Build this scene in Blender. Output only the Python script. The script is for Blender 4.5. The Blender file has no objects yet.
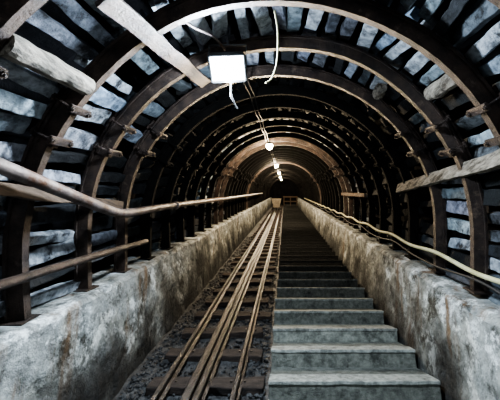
import bpy, bmesh, math, random
from mathutils import Vector, Matrix, noise
random.seed(7)
S=math.radians(18)
M=Matrix.Translation((0,0,1.9))@Matrix.Rotation(S,4,'X')
X0,B,R=-.05,-.4,1.65
LEG=.47
ARC=math.pi*R
col=bpy.context.scene.collection

# ---------------- materials ----------------
TINT={'lagging','concrete_step','concrete_wall'}
def mat(name,c1,c2,scale=4,rough=.8,bump=.4,c3=None,s3=1.2,t3=(.5,.62),metal=0,stretch=(1,1,1),spec=.4,bscale=None,streak=None,c4=None,s4=2,t4=(.5,.6)):
    m=bpy.data.materials.new(name);m.use_nodes=True
    nt=m.node_tree;N=nt.nodes;L=nt.links
    b=N['Principled BSDF'];b.inputs['Roughness'].default_value=rough;b.inputs['Metallic'].default_value=metal
    b.inputs['Specular IOR Level'].default_value=spec
    tc=N.new('ShaderNodeTexCoord');mp=N.new('ShaderNodeMapping');mp.inputs['Scale'].default_value=stretch
    L.new(tc.outputs['Object'],mp.inputs['Vector'])
    def nz(s,d=6,r=.62,off=0):
        n=N.new('ShaderNodeTexNoise');n.inputs['Scale'].default_value=s;n.inputs['Detail'].default_value=d;n.inputs['Roughness'].default_value=r
        if off:
            a=N.new('ShaderNodeVectorMath');a.inputs[1].default_value=(off,off*.7,off*1.3);L.new(mp.outputs[0],a.inputs[0]);L.new(a.outputs[0],n.inputs['Vector'])
        else:L.new(mp.outputs[0],n.inputs['Vector'])
        return n
    def ramp(src,a,bb,ca,cb):
        r=N.new('ShaderNodeValToRGB');r.color_ramp.elements[0].position=a;r.color_ramp.elements[1].position=bb
        r.color_ramp.elements[0].color=(*ca,1);r.color_ramp.elements[1].color=(*cb,1);L.new(src,r.inputs[0]);return r
    def mix(f,a,bc):
        x=N.new('ShaderNodeMix');x.data_type='RGBA';L.new(f,x.inputs[0]);L.new(a,x.inputs[6])
        x.inputs[7].default_value=(*bc,1)
        return x.outputs[2]
    n1=nz(scale);c=ramp(n1.outputs['Fac'],.35,.65,c1,c2).outputs[0]
    if c4:
        n3=nz(s4,10,.75,31);f=ramp(n3.outputs['Fac'],t4[0],t4[1],(0,0,0),(1,1,1)).outputs[0];c=mix(f,c,c4)
    if c3:
        n3=nz(s3,10,.75,11);f=ramp(n3.outputs['Fac'],t3[0],t3[1],(0,0,0),(1,1,1)).outputs[0];c=mix(f,c,c3)
    if streak:
        mp2=N.new('ShaderNodeMapping');mp2.inputs['Scale'].default_value=(5,5,.35);L.new(tc.outputs['Object'],mp2.inputs['Vector'])
        n4=N.new('ShaderNodeTexNoise');n4.inputs['Scale'].default_value=.8;n4.inputs['Detail'].default_value=8;n4.inputs['Roughness'].default_value=.65;L.new(mp2.outputs[0],n4.inputs['Vector'])
        f=ramp(n4.outputs['Fac'],.57,.68,(0,0,0),(.8,.8,.8)).outputs[0];c=mix(f,c,streak)
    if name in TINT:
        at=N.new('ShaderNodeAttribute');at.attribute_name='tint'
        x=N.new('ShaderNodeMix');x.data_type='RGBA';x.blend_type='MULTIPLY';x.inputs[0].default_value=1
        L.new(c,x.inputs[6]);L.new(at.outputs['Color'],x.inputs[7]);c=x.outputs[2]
    L.new(c,b.inputs['Base Color'])
    nb=nz(bscale or scale*5,10,.75);bp=N.new('ShaderNodeBump');bp.inputs['Strength'].default_value=bump;bp.inputs['Distance'].default_value=.03
    L.new(nb.outputs['Fac'],bp.inputs['Height']);L.new(bp.outputs[0],b.inputs['Normal'])
    return m
def emis(name,c,s):
    m=bpy.data.materials.new(name);m.use_nodes=True;b=m.node_tree.nodes['Principled BSDF']
    b.inputs['Base Color'].default_value=(*c,1);b.inputs['Emission Color'].default_value=(*c,1);b.inputs['Emission Strength'].default_value=s
    return m
m_rock=mat('dark_rock',(.002,.002,.003),(.012,.012,.014),3,.9,1.0,bscale=9,spec=.2)
m_lag=mat('lagging',(.16,.18,.205),(.58,.62,.67),14,.65,.9,c3=(.018,.018,.021),s3=6,t3=(.50,.62),bscale=26)
m_wall=mat('concrete_wall',(.15,.16,.155),(.45,.475,.46),9,.6,1.0,c3=(.035,.035,.028),s3=4.5,t3=(.50,.61),bscale=22,streak=(.16,.08,.025),c4=(.86,.90,.90),s4=3,t4=(.53,.59))
m_step=mat('concrete_step',(.17,.18,.165),(.42,.435,.40),18,.65,.9,c3=(.07,.073,.066),s3=5,t3=(.52,.66),bscale=30)
m_ground=mat('coal_gravel',(.008,.008,.009),(.09,.09,.09),14,.6,1.0,bscale=40)
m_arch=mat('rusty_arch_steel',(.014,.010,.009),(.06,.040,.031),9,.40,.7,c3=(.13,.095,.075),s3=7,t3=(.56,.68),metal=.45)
m_arch_shade=mat('shaded_arch_steel',(.0015,.0014,.0013),(.006,.005,.0045),9,.85,.5,spec=.12)  # near-black copy of the arch steel, paints shade onto unlit arches
m_rail=mat('rail_steel',(.010,.009,.009),(.06,.052,.048),9,.28,.5,metal=.5)
m_slp=mat('old_sleeper_wood',(.016,.012,.010),(.07,.05,.04),6,.8,.9,stretch=(1,6,6))
m_wood=mat('timber',(.05,.035,.025),(.19,.13,.09),5,.8,.7,stretch=(8,1,8))
m_pale=mat('pale_timber',(.15,.13,.105),(.48,.42,.34),5,.75,.9,stretch=(8,2,8),c3=(.045,.033,.022),s3=2,t3=(.48,.60))
m_pipe=mat('pipe_grey',(.07,.055,.05),(.22,.18,.165),8,.4,.4,metal=.3,c3=(.08,.04,.025),s3=4,t3=(.5,.6))
m_cable=mat('yellowed_cable',(.35,.32,.16),(.52,.50,.32),6,.5,.1)
m_black=mat('black_rubber',(.008,.008,.008),(.02,.02,.02),6,.6,.1)
m_house=mat('lamp_housing',(.06,.065,.07),(.12,.125,.13),6,.4,.1,metal=.5)
m_cold=emis('cold_light',(.86,.94,1),60)
m_warm=emis('warm_light',(1,.85,.6),90)

# ---------------- helpers ----------------
def fin(bm,name,m,parent=None,smooth=False,recalc=True):
    if recalc: bmesh.ops.recalc_face_normals(bm,faces=bm.faces)
    me=bpy.data.meshes.new(name);bm.to_mesh(me);bm.free()
    me.transform(M)
    if smooth:
        for p in me.polygons:p.use_smooth=True
    o=bpy.data.objects.new(name,me);col.objects.link(o)
    me.materials.append(m)
    if parent:o.parent=parent
    return o
def nz3(p,s,seed=0): return noise.noise_vector(Vector(p)*s+Vector((seed*7.3,seed*3.1,seed)))
def box(bm,c,size,rot=None,bev=.006,sub=0,amp=0,ns=5,tint=None):
    Rm=rot if rot is not None else Matrix.Identity(3)
    c=Vector(c);mx=max(size)
    def cuts(L):
        h=L/2;b=min(bev if bev else .005,h*.4)
        n=max(1,round(sub*L/mx)) if sub else 1
        return [-h]+[-h+b+(L-2*b)*i/n for i in range(n+1)]+[h]
    cs=[cuts(L) for L in size];b=bev if bev else .005
    V={}
    def vert(i,j,k):
        key=(i,j,k)
        if key in V:return V[key]
        idx=(i,j,k);p=[cs[a][idx[a]] for a in range(3)]
        ext=[idx[a] in(0,len(cs[a])-1) for a in range(3)]
        if sum(ext)>=2:
            f=.29 if sum(ext)==2 else .42
            for a in range(3):
                if ext[a]:
                    bb=min(b,size[a]*.2);p[a]-=math.copysign(bb*f,p[a])
        q=Rm@Vector(p)+c
        if amp:q+=nz3(q,ns)*amp+nz3(q,ns*3,3)*amp*.45
        V[key]=bm.verts.new(q);return V[key]
    fs=[]
    for a in range(3):
        u,v=(a+1)%3,(a+2)%3
        for e in(0,len(cs[a])-1):
            for i in range(len(cs[u])-1):
                for j in range(len(cs[v])-1):
                    q=[]
                    for(di,dj) in((0,0),(1,0),(1,1),(0,1)):
                        k=[0,0,0];k[a]=e;k[u]=i+di;k[v]=j+dj;q.append(vert(*k))
                    if e==0:q.reverse()
                    fs.append(bm.faces.new(q))
    if tint is not None:
        lay=bm.loops.layers.color['tint']
        for f in fs:
            for l in f.loops:l[lay]=(tint[0],tint[1],tint[2],1)
def tube(bm,pts,r,seg=8,amp=0,cap=True):
    pts=[Vector(p) for p in pts];rings=[]
    for i,p in enumerate(pts):
        t=(pts[min(i+1,len(pts)-1)]-pts[max(i-1,0)]).normalized()
        up=Vector((0,0,1)) if abs(t.z)<.9 else Vector((1,0,0))
        a=t.cross(up).normalized();b=a.cross(t)
        rr=r[i] if isinstance(r,(list,tuple)) else r
        ring=[]
        for k in range(seg):
            an=2*math.pi*k/seg;q=p+(a*math.cos(an)+b*math.sin(an))*rr
            if amp:q+=nz3(q,9)*amp
            ring.append(bm.verts.new(q))
        rings.append(ring)
    for i in range(len(rings)-1):
        for k in range(seg):
            bm.faces.new((rings[i][k],rings[i][(k+1)%seg],rings[i+1][(k+1)%seg],rings[i+1][k]))
    if cap:
        for rg in(rings[0],rings[-1]):bm.faces.new(rg)
def path(s,off):
    if s<LEG: return X0-R-off,B-LEG+s,(-1,0)
    if s<LEG+ARC:
        a=math.pi-(s-LEG)/R
        return X0+math.cos(a)*(R+off),B+math.sin(a)*(R+off),(math.cos(a),math.sin(a))
    return X0+R+off,B-(s-LEG-ARC),(1,0)
TOT=2*LEG+ARC
ORI=lambda nx,nz:Matrix(((nx,0,-nz),(0,1,0),(nz,0,nx)))

# ---------------- rock shell ----------------
Y0,Y1=-3.2,36
bm=bmesh.new()
ny=210;nt_=44;rows=[]
tot2=TOT+1.7
for i in range(ny+1):
    y=Y0+(Y1-Y0)*i/ny;row=[]
    for k in range(nt_+1):
        s=-.85+tot2*k/nt_
        if s<0:x,z,n=X0-R-.42,B-LEG+s,(-1,0)
        elif s>TOT:x,z,n=X0+R+.42,B-LEG-(s-TOT),(1,0)
        else:x,z,n=path(s,.42)
        p=Vector((x,y,z));d=noise.fractal(p*1.9,1,2,4)*.1
        row.append(bm.verts.new((x+n[0]*d,y,z+n[1]*d)))
    rows.append(row)
for i in range(ny):
    for k in range(nt_):bm.faces.new((rows[i][k],rows[i][k+1],rows[i+1][k+1],rows[i+1][k]))
fin(bm,'ceiling',m_rock,recalc=False)
for nm,y,mm in(('wall_back',Y0,m_rock),('wall_end',Y1-.1,m_rock)):
    bm=bmesh.new();box(bm,(0,y,-.2),(4.6,.2,4.2),bev=0,sub=14,amp=.06,ns=2);fin(bm,nm,mm)

# ---------------- floor ----------------
bm=bmesh.new();g=[]
nx=50;nyf=480
for i in range(nyf+1):
    y=Y0+(Y1-Y0)*i/nyf
    g.append([bm.verts.new((-2.15+4.3*k/nx,y,-1.80+noise.fractal(Vector((-2.15+4.3*k/nx,y,0))*4,1,2,3)*.025)) for k in range(nx+1)])
for i in range(nyf):
    for k in range(nx):bm.faces.new((g[i][k],g[i][k+1],g[i+1][k+1],g[i+1][k]))
fin(bm,'floor',m_ground)
bm=bmesh.new()
for _ in range(4600):
    y=1.5+10*random.random()**1.6; x=random.uniform(-1.44,-.18)
    if random.random()<.5:x=random.choice((random.uniform(-1.44,-1.10),random.uniform(-.36,-.18)))
    r=random.uniform(.007,.022)*(1.9 if random.random()<.12 else 1)
    vs=bmesh.ops.create_icosphere(bm,subdivisions=1,radius=r)['verts']
    sc=Vector((random.uniform(.7,1.3),random.uniform(.7,1.3),random.uniform(.5,.9)))
    for v in vs:v.co=Vector((v.co.x*sc.x,v.co.y*sc.y,v.co.z*sc.z))*random.uniform(.8,1.2)+Vector((x,y,-1.79+r*.3))
fin(bm,'track_ballast',m_ground)

# ---------------- concrete side walls ----------------
def sidewall(name,prof):
    bm=bmesh.new();n=580;rows=[];lay=bm.loops.layers.color.new('tint');cv={}
    for i in range(n+1):
        y=Y0+.1+(Y1-Y0-.2)*i/n;row=[]
        for (x,z,a) in prof:
            p=Vector((x,y,z));d=nz3(p,1.6)*.022*a+nz3(p,7)*.012*a+nz3(p,16)*.007*a
            if a==1.01:d+=Vector((0,0,min(0,noise.noise(p*3.3)*.10)))
            v=bm.verts.new(p+d);row.append(v)
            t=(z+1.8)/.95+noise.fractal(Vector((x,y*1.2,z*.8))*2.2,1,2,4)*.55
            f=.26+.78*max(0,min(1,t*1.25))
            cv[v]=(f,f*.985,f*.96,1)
        rows.append(row)
    for i in range(n):
        for k in range(len(prof)-1):
            fc=bm.faces.new((rows[i][k],rows[i][k+1],rows[i+1][k+1],rows[i+1][k]))
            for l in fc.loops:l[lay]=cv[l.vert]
    for r in(rows[0],rows[-1]):bm.faces.new(r)
    fin(bm,name,m_wall)
def prof(xb,xt,zt,xo):
    P=[]
    for k in range(16):
        t=k/15;P.append((xb+(xt-xb)*t,-1.86+(zt+1.86-.03)*t,1))
    s=1 if xo>xt else -1
    P+=[(xt+s*.025,zt,1.01),(xt+s*.08,zt+.004,1),(xt+s*.14,zt+.005,1),(xo,zt+.01,.5),(xo,-1.86,0)]
    return P
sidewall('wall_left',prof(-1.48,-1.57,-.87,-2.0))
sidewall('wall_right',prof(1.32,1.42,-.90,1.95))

# ---------------- staircase ----------------
bm=bmesh.new();bm.loops.layers.color.new('tint')
sd=.48;hd=Vector((0,math.cos(S),-math.sin(S)));ud=Vector((0,math.sin(S),math.cos(S)))
tr=sd*math.cos(S);ri=sd*math.sin(S)
Rs=Matrix(((1,0,0),(0,hd.y,ud.y),(0,hd.z,ud.z)))
k=-7
while 3+sd*k<Y1-2:
    yn=3+sd*k
    nose=Vector((0,yn,-1.60))
    jx=random.uniform(-.015,.015);jz=random.uniform(-.009,.009)
    xl,xr=-.135+jx,1.30
    hh=ri+.03;dd=tr+.05
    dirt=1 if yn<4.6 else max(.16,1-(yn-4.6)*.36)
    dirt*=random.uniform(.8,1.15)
    c=nose+hd*(dd/2)-ud*(hh/2-jz)+Vector(((xl+xr)/2,0,0))
    near=k<14
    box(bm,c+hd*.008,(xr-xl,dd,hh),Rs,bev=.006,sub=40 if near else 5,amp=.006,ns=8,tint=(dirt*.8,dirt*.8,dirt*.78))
    cl=nose+hd*(.11)-ud*(.014-jz)+Vector(((xl+xr)/2,0,0))
    box(bm,cl,(xr-xl+.01,.22,.030),Rs,bev=.006,sub=44 if near else 4,amp=.005,ns=8,tint=(dirt*1.15,)*3)
    k+=1
fin(bm,'staircase',m_step)

# ---------------- railway track ----------------
trk=bpy.data.objects.new('railway_track',None);col.objects.link(trk)
bm=bmesh.new();y=1.2
while y<Y1-1:
    L_=random.uniform(.96,1.06);a=random.uniform(-.05,.05)
    box(bm,(-.73+random.uniform(-.03,.03),y,-1.762),(L_,.16,.07),Matrix.Rotation(a,3,'Z'),bev=.01,sub=20 if y<10 else 3,amp=.012,ns=6);y+=.5
fin(bm,'sleepers',m_slp,trk)
RP=[(-.045,0),(.045,0),(.045,.008),(.008,.018),(.008,.058),(.022,.066),(.022,.085),(.016,.09),(-.016,.09),(-.022,.085),(-.022,.066),(-.008,.058),(-.008,.018),(-.045,.008)]
def rail(name,x,sc=1,w=1):
    bm=bmesh.new();rows=[];yy=[-2.8+.6*i for i in range(int((Y1+2)/.6))]
    for y in yy:
        dx=nz3((x,y*.3,0),1).x*.012
        rows.append([bm.verts.new((x+dx+px*w,y,-1.735+pz*sc)) for px,pz in RP])
    n=len(RP)
    for i in range(len(rows)-1):
        for k in range(n):bm.faces.new((rows[i][k],rows[i][(k+1)%n],rows[i+1][(k+1)%n],rows[i+1][k]))
    bm.faces.new(rows[0]);bm.faces.new(rows[-1]);fin(bm,name,m_rail,trk)
rail('rail_outer_left',-1.04,1,.9);rail('rail_outer_right',-.42,1,.9)
rail('rail_centre_a',-.79,1.05,1.5);rail('rail_centre_b',-.70,1.05,.9)
bm=bmesh.new();y=1.2
while y<12:
    for x in(-1.04,-.42,-.74):
        for sx in(-.06,.06):
            tube(bm,[(x+sx,y,-1.74),(x+sx,y,-1.715)],.012,6)
    y+=.5
fin(bm,'rail_spikes',m_rail,trk)

# ---------------- steel arches ----------------
SEC=[(0,-.032),(0,.032),(.08,.048),(.08,.068),(.1,.068),(.1,.034),(.02,.018),(.02,-.018),(.1,-.034),(.1,-.068),(.08,-.068),(.08,-.048)]
def sweep(bm,y,s0,s1,off,n,seed):
    rows=[]
    for i in range(n+1):
        s=s0+(s1-s0)*i/n
        row=[]
        for(r,yy) in SEC:
            x,z,nn=path(s,off+r);row.append(bm.verts.new((x,y+yy*.85,z)))
        rows.append(row)
    m=len(SEC)
    for i in range(n):
        for k in range(m):bm.faces.new((rows[i][k],rows[i][(k+1)%m],rows[i+1][(k+1)%m],rows[i+1][k]))
    bm.faces.new(rows[0]);bm.faces.new(rows[-1])
NA=int((Y1+1.4)/.62)
ARCH=[-1.75+.62*i for i in range(NA)]
for ai,y in enumerate(ARCH):
    bm=bmesh.new()
    jl=math.radians(random.uniform(36,42))*R;jo=math.radians(13)*R
    sweep(bm,y,-.02,LEG+jl,0,14,ai);sweep(bm,y,TOT-LEG-jl,TOT+.02,0,14,ai)
    sweep(bm,y,LEG+jl-jo,TOT-LEG-jl+jo,-.028,26,ai)
    for side in(0,1):
        for f in(.2,.85):
            s=LEG+jl-jo*f
            if side:s=TOT-s
            x,z,n=path(s,-.045);O=ORI(*n)
            box(bm,(x,y,z),(.022,.19,.055),O,bev=.004)
            x2,z2,_=path(s,.08);box(bm,(x2,y,z2),(.02,.19,.05),O,bev=.004)
            for sy in(-.08,.08):
                a=Vector((x-n[0]*.03,y+sy,z-n[1]*.03));bb=Vector((x2+n[0]*.02,y+sy,z2+n[1]*.02))
                tube(bm,[a,bb],.009,6);nv=Vector((n[0],0,n[1]));tube(bm,[a+nv*.008,a+nv*.024],.018,6)
    for sgn,xx in((-1,X0-R-.05),(1,X0+R+.05)):
        box(bm,(xx,y,B-LEG+.008),(.16,.17,.018),bev=.003)
    sk=random.uniform(-.03,.03)
    for v in bm.verts:
        v.co.y+=noise.noise(Vector((v.co.x,v.co.z,ai*5)))*.05+sk*v.co.x
    fin(bm,'steel_arch_support',m_arch if (y<3.5 or 7.4<y<8.3 or 13.3<y<14.2) else m_arch_shade)  # shade painted by bay: dark copy except near the camera and at lamps

# ---------------- lagging ----------------
bm=bmesh.new();bm.loops.layers.color.new('tint')
for ai in range(len(ARCH)-1):
    y=(ARCH[ai]+ARCH[ai+1])/2
    near=.6<y<4.5
    s=.03
    while s<TOT-.03:
        w=random.uniform(.075,.14)
        sm=s+w/2
        if random.random()>.05:
            off=.13+random.uniform(-.012,.05)
            x,z,n=path(sm,off)
            O=ORI(*n)@Matrix.Rotation(random.gauss(0,.07),3,'X')@Matrix.Rotation(random.gauss(.1,.25),3,'Y')@Matrix.Rotation(random.gauss(0,.03),3,'Z')
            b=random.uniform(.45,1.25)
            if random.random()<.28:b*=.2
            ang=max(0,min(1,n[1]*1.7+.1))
            if 3.3<y<6.6:b*=.38*(1-.95*ang)  # board tint carries painted shade for the dim bays between lamps
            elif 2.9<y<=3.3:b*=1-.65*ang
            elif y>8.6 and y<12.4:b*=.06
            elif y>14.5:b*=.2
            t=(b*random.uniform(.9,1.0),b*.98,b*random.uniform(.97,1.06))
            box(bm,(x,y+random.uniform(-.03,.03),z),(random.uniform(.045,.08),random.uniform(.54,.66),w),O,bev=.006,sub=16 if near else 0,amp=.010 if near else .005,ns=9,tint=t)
        s+=w+random.uniform(.02,.065)
fin(bm,'lagging_boards',m_lag)

# ---------------- timber logs ----------------
def log(a,b,r,m=m_pale):
    bm=bmesh.new();a=Vector(a);b=Vector(b)
    tube(bm,[a.lerp(b,i/14) for i in range(15)],[r*(1+.06*math.sin(i*1.3)) for i in range(15)],16,amp=.010)
    fin(bm,'timber_log',m,smooth=False)
log((-1.30,1.38,.68),(-1.28,1.93,.67),.062)
log((1.22,1.95,.80),(1.21,2.5,.80),.062)
log((.96,3.0,1.02),(1.0,3.3,1.0),.06)

# ---------------- beams / struts ----------------
def plank(name,a,b,h,t,m,roll=0,sub=24):
    bm=bmesh.new();a=Vector(a);b=Vector(b);d=(b-a);L_=d.length;d.normalize()
    up=Vector((math.sin(roll),0,math.cos(roll)));xx=d.cross(up).normalized();zz=xx.cross(d)
    Rm=Matrix((xx,d,zz)).transposed()
    box(bm,(a+b)/2,(t,L_,h),Rm,bev=.004,sub=sub,amp=.010,ns=5);return fin(bm,name,m)
plank('spacer_beam',(1.50,1.55,.27),(1.55,4.1,.02),.12,.05,m_pale,roll=.2)
plank('spacer_beam',(-1.60,1.2,.06),(-1.64,3.0,-.15),.075,.05,m_wood)
plank('spacer_beam',(-1.61,4.6,-.22),(-1.60,7.6,-.22),.08,.05,m_wood)
plank('spacer_beam',(1.50,5.6,-.10),(1.50,7.9,-.10),.07,.05,m_wood)
plank('steel_strut',(-.88,1.45,.93),(-.76,2.9,1.02),.11,.025,m_arch,roll=1.02)

# ---------------- pipes and cables ----------------
def pipe(name,pts,r,m,seg=10,fl=()):
    P=[Vector(p) for p in pts];out=[]
    for i in range(len(P)-1):
        p0=P[max(i-1,0)];p1=P[i];p2=P[i+1];p3=P[min(i+2,len(P)-1)]
        for k in range(6):
            t=k/6;out.append(.5*((2*p1)+(p2-p0)*t+(2*p0-5*p1+4*p2-p3)*t*t+(3*p1-p0-3*p2+p3)*t**3))
    out.append(P[-1]);bm=bmesh.new();tube(bm,out,r,seg)
    for f in fl:
        f=Vector(f);tube(bm,[f-Vector((0,.02,0)),f+Vector((0,.02,0))],r*1.4,12)
    return fin(bm,name,m,smooth=True)
pipe('water_pipe',[(-1.47,.2,.50),(-1.48,1.5,.14),(-1.49,2.2,-.07),(-1.50,2.62,-.19),(-1.50,2.9,-.22),(-1.50,3.6,-.21),(-1.5,5,-.21),(-1.51,9,-.22),(-1.51,20,-.22)],.042,m_pipe,12,[(-1.5,4.1,-.21)])
pipe('drain_pipe',[(-1.62,.3,-.53),(-1.62,1.6,-.54),(-1.62,2.5,-.56),(-1.62,3.5,-.60)],.03,m_arch,10)
pts=[]
for i in range(38):
    y=.5+i*.62
    pts.append((1.50,y,-.62-(.035 if i%2 else 0)))
pipe('yellow_cable',pts,.02,m_cable,8)
pts=[(1.53,.5+i*.62,-.72-(.05 if i%3 else 0)) for i in range(30)]
pipe('power_cable',pts,.011,m_black,6)
pipe('power_cable',[(-.74,2.0,1.18),(-.66,2.15,1.17),(-.56,2.32,1.19),(-.50,2.5,1.17)],.011,m_pipe,6)
pipe('hook_wire',[(-.07,2.0,1.2),(-.05,2.1,1.1),(-.06,2.25,.97),(-.10,2.3,.86),(-.15,2.3,.82)],.006,m_cable,6)
pipe('hanging_cable',[(-.45,2.5,.93),(-.45,2.5,.8),(-.42,2.52,.72),(-.40,2.53,.68)],.008,m_black,6)
for dx in(0,.05):
    pts=[]
    for i in range(26):
        y=2.5+i*.62;pts.append((-.38-dx,y,1.17-(.05 if i%2 else 0)))
    pipe('lighting_cable',pts,.008,m_black,6)

# ---------------- lamps ----------------
def light(kind,name,loc,power,colr,parent,dirv=None,size=.05,sy=None):
    l=bpy.data.lights.new(name,kind);l.energy=power;l.color=colr
    if kind=='AREA':
        l.shape='RECTANGLE';l.size=size;l.size_y=sy or size
    else:l.shadow_soft_size=size
    o=bpy.data.objects.new(name,l);col.objects.link(o)
    w=M@Vector(loc)
    if dirv is not None:
        d=(M.to_3x3()@Vector(dirv)).normalized();o.matrix_world=Matrix.Translation(w)@d.to_track_quat('-Z','Y').to_matrix().to_4x4()
    else:o.location=w
    o.parent=parent;return o
def flood(loc,dirv,power,back=0):
    e=bpy.data.objects.new('flood_lamp',None);col.objects.link(e)
    d=Vector(dirv).normalized();xx=Vector((1,0,0));zz=xx.cross(d).normalized();xx=d.cross(zz).normalized()
    Rm=Matrix((xx,d,zz)).transposed();c=Vector(loc)
    bm=bmesh.new()
    box(bm,c-d*.055,(.27,.09,.20),Rm,bev=.015)
    box(bm,c-d*.115,(.19,.05,.13),Rm,bev=.01)
    for s in(-1,1):
        box(bm,c+xx*s*.138,(.014,.05,.21),Rm,bev=.003);box(bm,c+zz*s*.103,(.27,.05,.014),Rm,bev=.003)
        box(bm,c+xx*s*.152-d*.05+Vector((0,0,.07)),(.006,.03,.2),None,bev=.002)
    box(bm,c-d*.05+Vector((0,0,.17)),(.31,.03,.008),None,bev=.002)
    tube(bm,[c-d*.05+Vector((0,0,.17)),c-d*.05+Vector((0,0,.3))],.01,8)
    fin(bm,'housing',m_house,e)
    bm=bmesh.new();box(bm,c-d*.004,(.262,.012,.192),Rm,bev=.002);fin(bm,'glass',m_cold,e)
    light('AREA','flood_light',c+d*.03,power,(.74,.87,1),e,d,.25,.18)
    if back: light('POINT','spill_light',c+Vector((0,.05,-.2)),back,(.74,.87,1),e,size=.04)
flood((-.47,2.46,1.0),(.12,-.72,-.62),230,85)
flood((.3,-1.2,.95),(0,.8,-.45),22)  # unseen lamp added behind the camera to fill the near bays
def bulb(loc,power):
    e=bpy.data.objects.new('bulkhead_lamp',None);col.objects.link(e);c=Vector(loc)
    bm=bmesh.new();tube(bm,[c+Vector((0,0,.3)),c+Vector((0,0,.09))],.008,6)
    tube(bm,[c+Vector((0,0,.10)),c+Vector((0,0,.07)),c+Vector((0,0,.04))],[.03,.05,.085],14);fin(bm,'shade',m_house,e)
    bm=bmesh.new();vs=bmesh.ops.create_uvsphere(bm,u_segments=14,v_segments=10,radius=.08)['verts']
    for v in vs:v.co+=c
    fin(bm,'bulb',m_warm,e,smooth=True)
    light('POINT','bulb_light',c-Vector((0,0,.12)),power,(1,.79,.52),e,size=.04)
for y,p in((7.1,320),(12.8,650),(18.5,420),(24,420),(30.2,420)):bulb((-.37,y,1.04),p)

# ---------------- mine cart far up the track ----------------
e=bpy.data.objects.new('mine_cart',None);col.objects.link(e)
bm=bmesh.new();cy=26
lo=[(-1.0,cy-.5,-1.42),(-.46,cy-.5,-1.42),(-.46,cy+.5,-1.42),(-1.0,cy+.5,-1.42)]
hi=[(-1.15,cy-.65,-.75),(-.31,cy-.65,-.75),(-.31,cy+.65,-.75),(-1.15,cy+.65,-.75)]
A=[bm.verts.new(p) for p in lo];Bv=[bm.verts.new(p) for p in hi];C=[bm.verts.new(Vector(p)+Vector((.04 if p[0]<-.7 else -.04,.04 if p[1]<cy else -.04,0))) for p in hi]
D=[bm.verts.new(Vector(p)+Vector((.04 if p[0]<-.7 else -.04,.04 if p[1]<cy else -.04,.04))) for p in lo]
for k in range(4):
    j=(k+1)%4;bm.faces.new((A[k],A[j],Bv[j],Bv[k]));bm.faces.new((Bv[k],Bv[j],C[j],C[k]));bm.faces.new((C[k],C[j],D[j],D[k]))
bm.faces.new(A);bm.faces.new(D);box(bm,(-.73,cy,-1.46),(.5,1.1,.06));fin(bm,'tub',m_pale,e)
bm=bmesh.new()
for x in(-1.04,-.42):
    for yy in(-.32,.32):tube(bm,[(x-.03,cy+yy,-1.545),(x+.03,cy+yy,-1.545)],.1,16)
for yy in(-.32,.32):tube(bm,[(-1.04,cy+yy,-1.545),(-.42,cy+yy,-1.545)],.02,8)
fin(bm,'wheels',m_rail,e)
bm=bmesh.new();gy=30.3
for x in(-.1,.55,1.2):box(bm,(x,gy,-1.1),(.10,.10,.95),bev=.01)
for z in(-1.15,-.7):box(bm,(.55,gy-.07,z),(1.45,.04,.12),bev=.01)
fin(bm,'landing_barrier',m_wood)

# ---------------- world, camera ----------------
w=bpy.data.worlds.new('w');bpy.context.scene.world=w;w.use_nodes=True
w.node_tree.nodes['Background'].inputs[0].default_value=(.02,.03,.05,1);w.node_tree.nodes['Background'].inputs[1].default_value=.2
cam=bpy.data.cameras.new('camera');co=bpy.data.objects.new('camera',cam);col.objects.link(co)
cam.sensor_width=36;cam.lens=21.6;cam.shift_x=-.07;cam.shift_y=-.02;cam.clip_start=.05
co.matrix_world=M@Matrix.Rotation(math.pi/2,4,'X')
bpy.context.scene.camera=co
try: bpy.context.scene.view_settings.look='AgX - Medium High Contrast'
except Exception: pass
